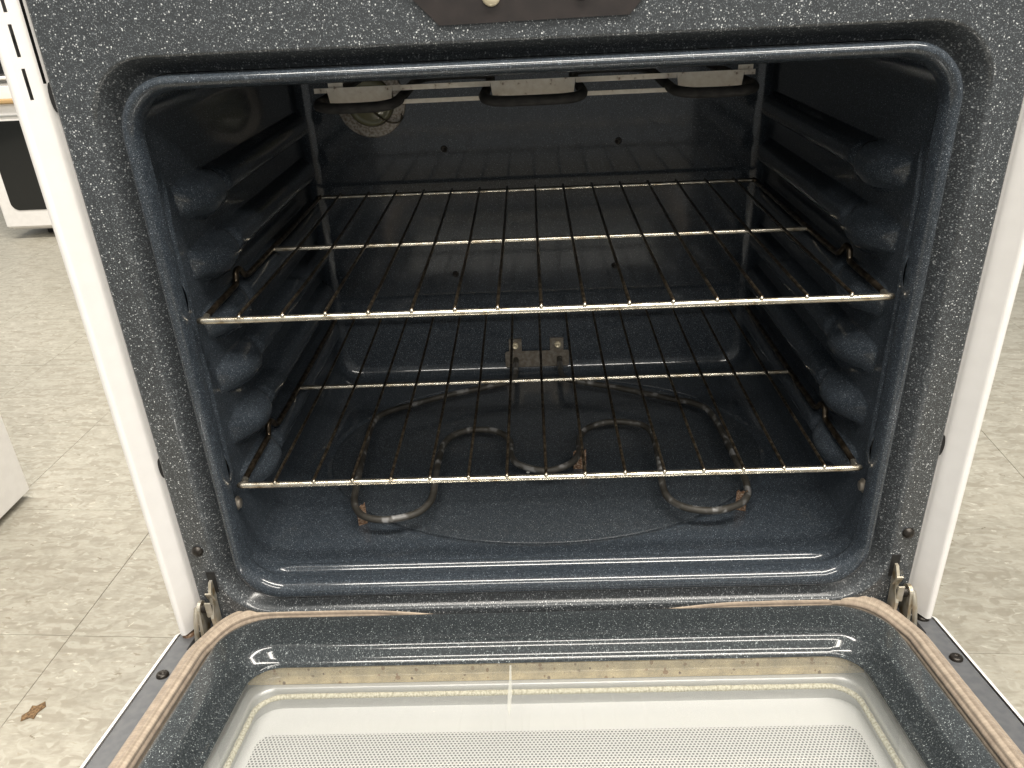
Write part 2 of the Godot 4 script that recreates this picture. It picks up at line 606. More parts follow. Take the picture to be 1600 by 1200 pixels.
func wall_push(y: float, z: float) -> float:      # how far a side wall bulges into the oven
	var h := 0.0
	for l: float in rib_levels():
		# rack ledge: a long rib whose front end swells into a rounded nose and runs out towards the opening
		var t := clampf((-0.050 - z + 0.25 * maxf(y - (l - 0.020), 0.0)) / 0.046, 0.0, 1.0)          # 0 at the tip, 1 at the widest
		var back := smoothstep(-0.104, -0.135, z)                # the nose narrows into the rib
		var half := lerpf(lerpf(0.009, 0.0205, sqrt(t)), 0.0135, back)
		var mid := l - 0.020 + 0.006 * (1.0 - t) + 0.005 * back
		var dy := absf(y - mid) / half
		if dy < 1.0 and t > 0.0:
			var round_y := pow(1.0 - dy * dy, lerpf(0.75, 0.30, back))
			var run := lerpf(0.0215 * pow(1.0 - (1.0 - t) * (1.0 - t), 0.85), 0.0180, back) - 0.006 * exp(-pow((z + 0.124) / 0.006, 2.0))
			h = maxf(h, run * round_y * (1.0 - smoothstep(-0.425, -0.445, z)))
	# long upright bead beside the opening
	var b := absf(z + 0.030 + 0.006 * smoothstep(0.36, 0.41, y)) / 0.0035
	if b < 1.0 and y > 0.115 and y < 0.41:
		h = maxf(h, 0.0022 * (1.0 - b * b) * smoothstep(0.115, 0.13, y) * (1.0 - smoothstep(0.395, 0.41, y)))
	# oval dimples
	for oy: float in [0.312, 0.145]:
		var od := Vector2((z + 0.0195) / 0.0058, (y - oy) / 0.020).length()
		if od < 1.0:
			h = maxf(h, 0.0022 * smoothstep(1.0, 0.6, od))
	return h

func floor_lift(x: float, z: float) -> float:
	var h := 0.0
	var e := Vector2(x / 0.262, (z + 0.245) / 0.185).length()
	h -= 0.0030 * (1.0 - smoothstep(1.000, 1.022, e))      # shallow seat of the floor plate
	var b := absf(z + 0.031) / 0.0050
	if b < 1.0:
		h += 0.0034 * (1.0 - b * b) * (1.0 - smoothstep(0.268, 0.281, absf(x)))
	return h

func build_range() -> Node3D:
	var oven := Node3D.new()
	oven.name = "oven_range"
	add_child(oven)
	oven.position = Vector3.ZERO
	tag(oven, "white electric range with its oven door open, speckled dark enamel oven in front", "oven")

	# --- speckled face round the opening: loft of rings from the outer edge to the groove
	var arc := 12
	var fr := MB.new()
	var rings := []
	var steps := [      # grow of the rounded rectangle beyond the outer lip, z
		[0.0405, -0.020], [0.0425, -0.006], [0.0425, -0.003], [0.0410, -0.0005], [0.0395, 0.0]]
	for s in steps:
		rings.append(ring(rr(-LIP_X - s[0], LIP_X + s[0], -0.028 + (0.0425 - s[0]), 0.600 - (0.0425 - s[0]), 0.004, arc, 12), s[1]))
	for s in [[0.0195, 0.0, 0.050], [0.0178, -0.0003, 0.049], [0.0164, -0.0012, 0.048], [0.0152, -0.0030, 0.047], [0.0110, -0.0095, 0.046], [0.0070, -0.0150, 0.045], [0.0040, -0.0180, 0.043], [0.0005, -0.0190, 0.042]]:
		var low: float = s[0] if s[0] < 0.0165 else 0.0165 + (s[0] - 0.0165) * 0.8
		rings.append(ring(rr(-LIP_X - s[0], LIP_X + s[0], -low, LIP_H + s[0] * 0.75, s[2], arc, 12), s[1]))
	fr.grid(rings, true, true)
	part("front_frame", fr, M.face, oven)

	# --- the rolled lip of the oven box
	var lp := MB.new()
	rings = []
	for s in [[0.0, -0.0190, -0.002], [0.0, -0.0050, -0.002], [-0.0008, -0.0018, 0.0000], [-0.0028, 0.0003, 0.0030], [-0.0055, 0.0002, 0.0082], [-0.0080, -0.0020, 0.0120], [-0.0098, -0.0058, 0.0143], [-0.0108, -0.0105, 0.0152], [-0.0110, -0.0160, 0.0148]]:
		rings.append(ring(rr(-LIP_X - s[0], LIP_X + s[0], s[2], LIP_H + s[0], 0.042 + s[0] * 0.6, 14, 24), s[1]))
	lp.grid(rings, true, true)
	part("opening_lip", lp, M.inner, oven)

	# --- enamel box: a swept section, its sides pressed into rack ledges, its floor into a dish
	var cv := MB.new()
	rings = []
	var base := PackedVector2Array()
	var zs := []
	var z := -0.0155
	while z > BACK_Z + 0.016:
		zs.append(z)
		z -= 0.0015 if z > -0.145 else 0.0026
	zs.append(BACK_Z + 0.016)
	for zz in zs:
		var g := smoothstep(-0.016, -0.024, zz) * 0.004
		var yb := lerpf(0.0148, FLOOR_IN, smoothstep(-0.016, -0.022, zz))
		var o := box_section(LIP_X - 0.011 + g, yb, LIP_H - 0.011 + g * 0.5, 0.034)
		var row := PackedVector3Array()
		for q in o:
			var p := Vector3(q.x, q.y, zz)
			var nx := clampf((absf(q.x) - (WALL_X - 0.030)) / 0.028, 0.0, 1.0)
			if nx > 0.0 and q.y > 0.04:
				p.x -= signf(q.x) * wall_push(q.y, zz) * smoothstep(0.0, 1.0, nx)
			elif q.y < 0.03:
				p.y += floor_lift(q.x, zz) * (1.0 - smoothstep(0.262, 0.285, absf(q.x)))
			row.push_back(p)
		rings.append(row)
	# rounded turn into the back wall
	for k in range(1, 9):
		var a := PI / 2 * k / 8
		var inw := 0.016 * (1.0 - cos(a))
		var o2 := box_section(WALL_X - inw, FLOOR_IN + inw, LIP_H - 0.009 - inw, 0.034 - inw * 0.5)
		rings.append(ring(o2, BACK_Z + 0.016 - 0.016 * sin(a)))
	cv.grid(rings, true, true)
	part("oven_box", cv, M.inner, oven)

	# oval plate let into the oven floor
	var fp := MB.new()
	rings = []
	for q in [[1.0, -0.0030], [1.0, -0.0002], [0.997, 0.0004], [0.75, 0.0004], [0.4, 0.0004], [0.001, 0.0004]]:
		var row := PackedVector3Array()
		for k in 96:
			var a := TAU * k / 96
			row.push_back(Vector3(cos(a) * 0.262 * q[0], FLOOR_IN + q[1], -0.245 + sin(a) * 0.185 * q[0]))
		rings.append(row)
	fp.grid(rings, true, false)
	part("floor_plate", fp, M.plate, oven)

	var bk := MB.new()
	bk.box(Vector3(0, 0.24, BACK_Z - 0.003), Vector3(0.60, 0.50, 0.005), 0.001)
	part("back_wall", bk, M.inner, oven)
	for h in [[-0.117, 0.340], [0.110, 0.341], [-0.115, 0.168], [0.108, 0.172]]:
		var hb := MB.new()
		hb.lathe([[0.0046, 0.0], [0.0043, 0.0012], [0.0030, 0.0016], [0.0022, 0.0006], [0.0, 0.0004]], 14, Transform3D(Basis(Vector3.RIGHT, PI / 2), Vector3(h[0], h[1], BACK_Z - 0.0005)))
		part("rivet", hb, M.screw, oven)

	# --- white cabinet: side panels with folded front edges, top, back, drawer front
	for s in [-1.0, 1.0]:
		var sp := MB.new()
		# folded edge, outside to inside: (x, z)
		var prof := [[0.3710, -0.62], [0.3710, -0.006], [0.3708, 0.0060], [0.3700, 0.0098], [0.3684, 0.0122], [0.3662, 0.0130], [0.3640, 0.0128], [0.3626, 0.0118], [0.3617, 0.0100]]
		var flange := [[0.3617, 0.0100], [0.3595, 0.0060], [0.3582, 0.0037], [0.3532, -0.0052], [0.3520, -0.0073], [0.3496, -0.0100], [0.3478, -0.0120]]
		panel_strip(sp, prof, s, [[-0.033, 0.60]])
		# vent slots are real gaps in two narrow strips of the flange
		var slots_a := []
		var slots_b := []
		var ya := 0.4735
		for k in 4:
			slots_a.append([ya, ya + 0.021])
			ya += 0.0285
		slots_b.append([0.4830, 0.5800])
		panel_strip(sp, [flange[0], flange[1]], s, [[-0.033, 0.60]])
		panel_strip(sp, [flange[1], flange[2]], s, without(slots_a, -0.033, 0.60))
		panel_strip(sp, [flange[2], flange[3]], s, [[-0.033, 0.60]])
		panel_strip(sp, [flange[3], flange[4]], s, without(slots_b, -0.033, 0.60))
		panel_strip(sp, [flange[4], flange[5], flange[6]], s, [[-0.033, 0.60]])
		sp.box(Vector3(s * 0.3698, -0.1505, -0.316), Vector3(0.0020, 0.235, 0.608), 0.0004)
		var side := part("side_panel", sp, M.white, oven)
		var bkg := MB.new()
		bkg.box(Vector3(s * 0.356, 0.53, -0.014), Vector3(0.022, 0.14, 0.003), 0.0005)
		part("slot_backing", bkg, M.black, side)
		# dark clip holes between flange and face
		for hy in ([0.4735, 0.153] if s < 0 else [0.153, 0.4735]):
			var hb := MB.new()
			var o := PackedVector2Array()
			for k in 16:
				var a := TAU * k / 16
				o.push_back(Vector2(cos(a) * 0.0026, sin(a) * 0.0105))
			hb.prism(o, -0.004, 0.0026, Transform3D(Basis.IDENTITY, Vector3(s * 0.3492, hy, -0.0078)))
			part("clip_hole", hb, M.black, side)
	var tp := MB.new()
	tp.box(Vector3(0, 0.61, -0.31), Vector3(0.757, 0.02, 0.62), 0.004)
	part("cooktop", tp, M.white, oven)
	var bp := MB.new()
	bp.box(Vector3(0, 0.166, -0.617), Vector3(0.752, 0.866, 0.004), 0.001)
	part("rear_panel", bp, M.white, oven)
	var dr := MB.new()
	dr.box(Vector3(0, -0.178, -0.028), Vector3(0.735, 0.175, 0.02), 0.004)
	part("storage_drawer", dr, M.white, oven)
	var sil := MB.new()
	sil.box(Vector3(0, -0.058, -0.030), Vector3(0.690, 0.062, 0.016), 0.003)
	part("sill_bar", sil, M.black, oven)
	for fx in [-0.33, 0.33]:
		for fz in [-0.05, -0.57]:
			var ft := MB.new()
			ft.lathe([[0.0, 0.030], [0.012, 0.030], [0.012, 0.010], [0.020, 0.008], [0.020, 0.0], [0.0, 0.0]], 14, Transform3D(Basis.IDENTITY, Vector3(fx, FLOOR_Y, fz)))
			part("foot", ft, M.black, oven)

	# --- latch plate above the opening
	var la := MB.new()
	var lo := PackedVector2Array([Vector2(-0.0640, 0.5092), Vector2(0.0660, 0.5106), Vector2(0.0950, 0.5420), Vector2(0.0950, 0.575), Vector2(-0.0950, 0.575), Vector2(-0.0950, 0.5400)])
	la.prism(lo, -0.002, 0.0016)
	var latch := part("latch_plate", la, M.latch, oven)
	for sx in [[-0.0275, 0.5258, 0.0064, "cream"], [0.0335, 0.5262, 0.0050, "screw"]]:
		var sc := MB.new()
		sc.lathe([[sx[2], 0.0], [sx[2], 0.0012], [sx[2] * 0.8, 0.0026], [sx[2] * 0.4, 0.0032], [0.0, 0.0033]], 20, Transform3D(Basis(Vector3.RIGHT, PI / 2), Vector3(sx[0], sx[1], 0.0016)))
		part("screw", sc, M[sx[3]], latch)

	# --- screws on the face and bolts on the side walls
	for s in [-1.0, 1.0]:
		var sc := MB.new()
		sc.lathe([[0.0056, 0.0], [0.0056, 0.0010], [0.0046, 0.0030], [0.0024, 0.0042], [0.0, 0.0044]], 18, Transform3D(Basis(Vector3.RIGHT, PI / 2), Vector3(s * 0.3345, 0.0620, 0.0)))
		part("screw", sc, M.screw, oven)
		var bo := MB.new()
		bo.lathe([[0.0070, 0.0], [0.0070, 0.0010], [0.0050, 0.0016], [0.0048, 0.0036], [0.0034, 0.0042], [0.0, 0.0040]], 18, Transform3D(Basis(Vector3.BACK, s * PI / 2), Vector3(s * 0.2968, 0.0990, -0.0245)))
		part("bolt", bo, M.bracket, oven)
	return oven

func box_section(hx: float, y0: float, y1: float, r: float) -> PackedVector2Array:
	# rounded oven section with close points on floor and sides
	var out := PackedVector2Array()
	var ny := 220
	var nb := 130
	var arc := 10
	for i in nb:
		out.push_back(Vector2(lerpf(-hx + r, hx - r, float(i) / nb), y0))
	for i in arc:
		var a := -PI / 2 + PI / 2 * i / arc
		out.push_back(Vector2(hx - r + cos(a) * r, y0 + r + sin(a) * r))
	for i in ny:
		out.push_back(Vector2(hx, lerpf(y0 + r, y1 - r, float(i) / ny)))
	for i in arc:
		var a := PI / 2 * i / arc
		out.push_back(Vector2(hx - r + cos(a) * r, y1 - r + sin(a) * r))
	for i in 12:
		out.push_back(Vector2(lerpf(hx - r, -hx + r, i / 12.0), y1))
	for i in arc:
		var a := PI / 2 + PI / 2 * i / arc
		out.push_back(Vector2(-hx + r + cos(a) * r, y1 - r + sin(a) * r))
	for i in ny:
		out.push_back(Vector2(-hx, lerpf(y1 - r, y0 + r, float(i) / ny)))
	for i in arc:
		var a := PI + PI / 2 * i / arc
		out.push_back(Vector2(-hx + r + cos(a) * r, y0 + r + sin(a) * r))
	return out

func without(gaps: Array, y0: float, y1: float) -> Array:
	var out := []
	var y := y0
	for g in gaps:
		out.append([y, g[0]])
		y = g[1]
	out.append([y, y1])
	return out

func panel_strip(b: MB, prof: Array, s: float, spans: Array) -> void:
	for sp in spans:
		var rows := []
		for p in prof:
			rows.append(PackedVector3Array([Vector3(s * p[0], sp[0], p[1]), Vector3(s * p[0], sp[1], p[1])]))
		b.grid(rows, false, s > 0)

func build_door(oven: Node3D) -> void:
	var door := Node3D.new()
	door.name = "door"
	oven.add_child(door)
	door.position = Vector3(0, -0.04, 0)
	door.rotation.x = -deg_to_rad(TILT)
	door.set_meta("label", "open oven door with speckled inner panel and white dotted window")
	var L := 0.48       # length of the door
	# white outer skin: a shallow tray
	var sk := MB.new()
	var rings := []
	for s in [[0.3745, 0.0030, 0.001], [0.3775, 0.0030, 0.0005], [0.3790, 0.0030, -0.003], [0.3790, 0.0030, -0.048], [0.3750, 0.006, -0.054]]:
		rings.append(flat_ring(rr(-s[0], s[0], s[1] - 0.002, L + s[0] - 0.3745, 0.008, 6), s[2]))
	sk.grid(rings, true, false)
	sk.flat(rr(-0.3750, 0.3750, 0.004, L, 0.008, 6), func(p): return Vector3(p.x, -0.054, p.y), false)
	part("outer_skin", sk, M.white, door)
	# flat grey margin plate
	var mg := MB.new()
	rings = []
	for s in [[0.3738, -0.0030, -0.006], [0.3738, -0.0030, -0.0008], [0.3728, -0.0020, 0.0]]:
		rings.append(flat_ring(rr(-s[0], s[0], s[1] - 0.018, L - 0.002, 0.014, 10, 6), s[2]))
	rings.append(flat_ring(rr(-0.3240, 0.3240, 0.0020, L - 0.045, 0.050, 10, 6), 0.0))
	mg.grid(rings, true, false)
	part("margin_plate", mg, M.margin, door)
	# raised speckled plug with the window opening
	var pg := MB.new()
	rings = []
	for s in [[0.3225, 0.0030, 0.050, 0.0], [0.3220, 0.0034, 0.050, 0.010], [0.3205, 0.0046, 0.049, 0.0150], [0.3180, 0.0070, 0.047, 0.0182], [0.3140, 0.0105, 0.046, 0.0196], [0.2990, 0.0400, 0.040, 0.0200], [0.2945, 0.0520, 0.034, 0.0202], [0.2925, 0.0550, 0.033, 0.0196], [0.2905, 0.0572, 0.032, 0.0180], [0.2880, 0.0594, 0.031, 0.0150], [0.2845, 0.0618, 0.030, 0.0102], [0.2820, 0.0636, 0.029, 0.0078], [0.2790, 0.0652, 0.028, 0.0064], [0.2765, 0.0664, 0.027, 0.0058], [0.2760, 0.0667, 0.027, 0.0030]]:
		rings.append(flat_ring(rr(-s[0], s[0], s[1], L - 0.043 - s[1], s[2], 12, 10), s[3]))
	pg.grid(rings, true, false)
	part("inner_panel", pg, M.plug, door)
	# inner pane
	var gl := MB.new()
	gl.box(Vector3(0, 0.0006, 0.2185), Vector3(0.566, 0.004, 0.318), 0.0008)
	part("inner_pane", gl, M.glass, door)
	# window well between the panes
	var u0 := 0.0605
	var u1 := L - 0.043 - u0
	for e in 2:
		var we := MB.new()
		if e == 0:
			we.box(Vector3(0, -0.0112, u0 - 0.002), Vector3(0.576, 0.0184, 0.004), 0.0005)
		else:
			we.box(Vector3(0, -0.0112, u1 + 0.002), Vector3(0.576, 0.0184, 0.004), 0.0005)
		part("insulation_wall", we, M.tan, door)
		var wp := MB.new()
		wp.box(Vector3((e * 2.0 - 1.0) * 0.2905, -0.0112, 0.2185), Vector3(0.004, 0.0184, 0.316), 0.0008)
		part("well_side", wp, M.pack, door)
	# metal carrier of the outer pane
	var ca := MB.new()
	rings = []
	for s in [[0.2860, 0.0600, 0.010, -0.0205], [0.2790, 0.0640, 0.016, -0.0205], [0.2776, 0.0652, 0.018, -0.0215], [0.2770, 0.0660, 0.020, -0.0245], [0.2765, 0.0665, 0.022, -0.0420]]:
		rings.append(flat_ring(rr(-s[0], s[0], s[1], L - 0.043 - s[1], s[2], 10, 4), s[3]))
	ca.grid(rings, true, false)
	part("pane_carrier", ca, M.pack, door)
	var rp := MB.new()
	var pts := PackedVector3Array()
	for p in rr(-0.2738, 0.2738, 0.0692, L - 0.043 - 0.0692, 0.024, 10, 60):
		pts.push_back(Vector3(p.x, -0.0268, p.y))
	var rn := FastNoiseLite.new()
	rn.frequency = 90.0
	rp.tube(pts, 0.0026, 10, true, func(l, _t): return 1.0 + 0.22 * rn.get_noise_1d(l))
	part("pane_seal", rp, M.rope, door)
	# outer pane, white with a printed field of dots
	var op := MB.new()
	op.box(Vector3(0, -0.0440, 0.2185), Vector3(0.556, 0.004, 0.308), 0.0008)
	part("outer_pane", op, M.pane_white, door)
	var df := MB.new()
	df.flat(rr(-0.2655, 0.2655, 0.1030, L - 0.043 - 0.1030, 0.012, 8), func(p): return Vector3(p.x, -0.0416, p.y), true)
	for i in df.uv.size():
		df.uv[i] = Vector2(df.v[i].x / 0.0033, df.v[i].z / (0.0033 * 1.732))
	part("dot_screen", df, M.dots, door)
	# woven gasket round the plug
	var gp := []
	for p in rr(-0.3375, 0.3375, -0.0035, L - 0.032, 0.062, 10, 16):
		var dip := 0.0
		if p.y < 0.02:
			dip = 0.0115 * (1.0 - smoothstep(0.06, 0.19, absf(p.x)))
		gp.append(Vector3(p.x, 0.0072 - dip + 0.0090 * (1.0 - smoothstep(0.0, 0.04, p.y)), p.y))
	var gk := MB.new()
	var gn := FastNoiseLite.new()
	gn.frequency = 8.0
	gk.tube(smooth_path(gp, 6, true), 0.0098, 80, true,
		func(l, _t): return 1.0 + 0.06 * gn.get_noise_1d(l),
		func(a, l): return 0.85 + 0.15 * absf(sin(a * 5.0 + l * 1.0)) )
	part("gasket", gk, M.gasket, door)
	# screws in the margin
	for sx in [[-0.3620, 0.0705, 0.0058], [0.3640, 0.0700, 0.0058], [-0.3640, 0.0060, 0.0062], [0.3640, 0.0060, 0.0062], [-0.3620, 0.20, 0.0058], [0.3640, 0.20, 0.0058]]:
		var sc := MB.new()
		var r: float = sx[2]
		sc.lathe([[r, 0.0], [r, 0.0015], [r * 0.86, 0.0030], [r * 0.5, 0.0036], [r * 0.42, 0.0022], [0.0, 0.0020]], 18, Transform3D(Basis.IDENTITY, Vector3(sx[0], 0.0, sx[1])))
		part("screw", sc, M.rust if sx[0] < 0.0 and sx[1] < 0.01 else M.screw, door)
	# slots in the margin that the hinges come out of
	for s in [-1.0, 1.0]:
		var sl := MB.new()
		sl.box(Vector3(s * 0.3525, 0.0, 0.016), Vector3(0.0075, 0.0012, 0.030), 0.0003)
		part("hinge_slot", sl, M.black, door)
	# dried drip down the inner pane
	var dm := MB.new()
	dm.prism(PackedVector2Array([Vector2(-0.0388, 0.070), Vector2(-0.0372, 0.070), Vector2(-0.0366, 0.088), Vector2(-0.0358, 0.112), Vector2(-0.0362, 0.128), Vector2(-0.0378, 0.140), Vector2(-0.0392, 0.127), Vector2(-0.0394, 0.111), Vector2(-0.0386, 0.090)]), 0.0, 0.0003, Transform3D(Basis(Vector3.RIGHT, PI / 2), Vector3(0, 0.0031, 0)))
	part("dried_drip", dm, M.drip, door)

func build_hinges(oven: Node3D) -> void:
	for s in [-1.0, 1.0]:
		var hg := group_part("hinge", oven)
		# dark slot in the face
		var so := MB.new()
		so.box(Vector3(s * 0.3285, 0.0235, 0.0), Vector3(0.0085, 0.026, 0.0010), 0.0002)
		part("slot", so, M.black, hg)
		# plates lie in the y-z plane: outline (z, y), thickness along x
		var turn := Basis(Vector3(0, 0, 1), Vector3(0, 1, 0), Vector3(1, 0, 0))
		var arm := MB.new()
		arm.prism(PackedVector2Array([Vector2(-0.012, 0.028), Vector2(0.004, 0.026), Vector2(0.009, 0.018), Vector2(0.011, 0.004), Vector2(0.017, -0.008), Vector2(0.016, -0.020), Vector2(0.009, -0.027), Vector2(0.002, -0.020), Vector2(0.001, 0.004), Vector2(-0.012, 0.014)]), -0.0014, 0.0014, Transform3D(turn, Vector3(s * 0.3295, 0, 0)))
		part("arm", arm, M.hinge, hg)
		# folded cap over the arm
		var cap := MB.new()
		cap.box(Vector3(s * 0.3295, 0.0185, 0.0092), Vector3(0.0068, 0.0150, 0.0016), 0.0004, Transform3D(Basis(Vector3.RIGHT, 0.42), Vector3(0, 0, -0.0062)))
		part("cap", cap, M.hinge, hg)
		var cap2 := MB.new()
		cap2.box(Vector3(s * 0.3318, 0.0010, 0.0145), Vector3(0.0062, 0.0180, 0.0016), 0.0004)
		part("cap", cap2, M.hinge, hg)
		# outer link with a rounded end
		var link := MB.new()
		var o := PackedVector2Array()
		for k in 10:
			var a := PI * k / 9
			o.push_back(Vector2(0.010 + cos(a) * 0.0075, 0.004 + sin(a) * 0.0075))
		o.append_array(PackedVector2Array([Vector2(0.003, -0.020), Vector2(0.011, -0.034), Vector2(0.022, -0.031), Vector2(0.0205, -0.016)]))
		link.prism(o, -0.0016, 0.0016, Transform3D(turn, Vector3(s * 0.3415, -0.004, 0)))
		part("link", link, M.hinge, hg)
		var edge := MB.new()
		edge.tube(smooth_path([Vector3(s * 0.3438, 0.004, 0.014), Vector3(s * 0.3446, -0.006, 0.0195), Vector3(s * 0.3462, -0.020, 0.0215), Vector3(s * 0.3480, -0.033, 0.0220)], 4), 0.0024, 8)
		part("spring_wire", edge, M.hinge, hg)
		var pin := MB.new()
		pin.lathe([[0.0, 0.007], [0.0040, 0.007], [0.0046, 0.006], [0.0046, -0.006], [0.0040, -0.007], [0.0, -0.007]], 16, Transform3D(Basis(Vector3.BACK, PI / 2), Vector3(s * 0.3360, 0.000, 0.0105)))
		part("pin", pin, M.screw, hg)

func build_bake_element(oven: Node3D) -> void:
	var el := group_part("bake_element", oven)
	el.set_meta("label", "dark curved heating rod above the oven floor")
	var y := 0.035
	var pts := []
	for p in [[0.0285, -0.462], [0.0285, -0.435], [0.030, -0.402], [0.045, -0.384], [0.0992, -0.361], [0.1628, -0.3265], [0.1940, -0.3110], [0.2120, -0.2860], [0.2165, -0.2275], [0.2183, -0.1707], [0.2190, -0.1258], [0.2110, -0.0965], [0.1920, -0.0826], [0.1702, -0.0780], [0.1460, -0.0845], [0.1318, -0.1002], [0.1282, -0.1242], [0.1319, -0.1754], [0.1327, -0.2324], [0.1243, -0.2560], [0.1016, -0.2665], [0.0778, -0.2665], [0.0538, -0.2526], [0.0440, -0.2302], [0.0415, -0.2011], [0.0325, -0.1780], [0.0150, -0.1650], [-0.0007, -0.1620], [-0.0189, -0.1690], [-0.0335, -0.1816], [-0.0398, -0.2040], [-0.0405, -0.2276], [-0.0502, -0.2464], [-0.0675, -0.2567], [-0.0906, -0.2581], [-0.1110, -0.2469], [-0.1213, -0.2249], [-0.1241, -0.1893], [-0.1238, -0.1493], [-0.1242, -0.1123], [-0.1355, -0.0897], [-0.1560, -0.0795], [-0.1776, -0.0785], [-0.1965, -0.0875], [-0.2085, -0.1104], [-0.2119, -0.1411], [-0.2143, -0.1736], [-0.2172, -0.2230], [-0.2182, -0.2771], [-0.2125, -0.3010], [-0.1959, -0.3170], [-0.1681, -0.3324], [-0.1270, -0.3533], [-0.0755, -0.3733], [-0.0480, -0.3840], [-0.0370, -0.4000], [-0.0355, -0.435], [-0.0355, -0.462]]:
		pts.append(Vector3(p[0], y, p[1]))
	var b := MB.new()
	b.tube(smooth_path(pts, 5), 0.0039, 12)
	part("heating_rod", b, M.bake, el)
	# mounting plate with two screw tabs
	var pl := MB.new()
	pl.prism(rr(-0.051, 0.0425, 0.0225, 0.0475, 0.003, 5), BACK_Z + 0.004, BACK_Z + 0.0056)
	for x in [[-0.0450, -0.0265], [0.0150, 0.0345]]:
		pl.prism(PackedVector2Array([Vector2(x[0], 0.0465), Vector2(x[1], 0.0465), Vector2(x[1], 0.0660), Vector2(x[0], 0.0660)]), BACK_Z + 0.0005, BACK_Z + 0.0039)
	part("mounting_plate", pl, M.bracket, el)
	for x in [-0.0360, 0.0262]:
		var sc := MB.new()
		sc.lathe([[0.0050, 0.0], [0.0050, 0.0012], [0.0042, 0.0034], [0.0028, 0.0038], [0.0022, 0.0024], [0.0, 0.0024]], 16, Transform3D(Basis(Vector3.RIGHT, PI / 2), Vector3(x, 0.0562, BACK_Z + 0.0039)))
		part("screw", sc, M.cream, el)
	# rusty strips of metal that hold the rod off the floor
	var fy := FLOOR_IN + 0.0004
	for c in [[-0.1995, -0.1060, 0.5, 0.010], [0.0420, -0.2030, 0.0, 0.015], [0.2095, -0.1130, -0.35, 0.011]]:
		var cb := MB.new()
		var w: float = c[3]
		var o := PackedVector2Array([Vector2(-w / 2, 0), Vector2(w / 2, 0), Vector2(w / 2, 0.0275), Vector2(w * 0.30, 0.0240), Vector2(w * 0.12, 0.0255), Vector2(-w * 0.15, 0.0230), Vector2(-w * 0.32, 0.0255), Vector2(-w / 2, 0.0235)])
		var base_y := fy if absf(c[0]) < 0.1 else FLOOR_IN + 0.0004
		cb.prism(o, -0.0006, 0.0006, Transform3D(Basis(Vector3.UP, c[2]), Vector3(c[0], base_y, c[1] + 0.0062)))
		part("support_clip", cb, M.rust, el)

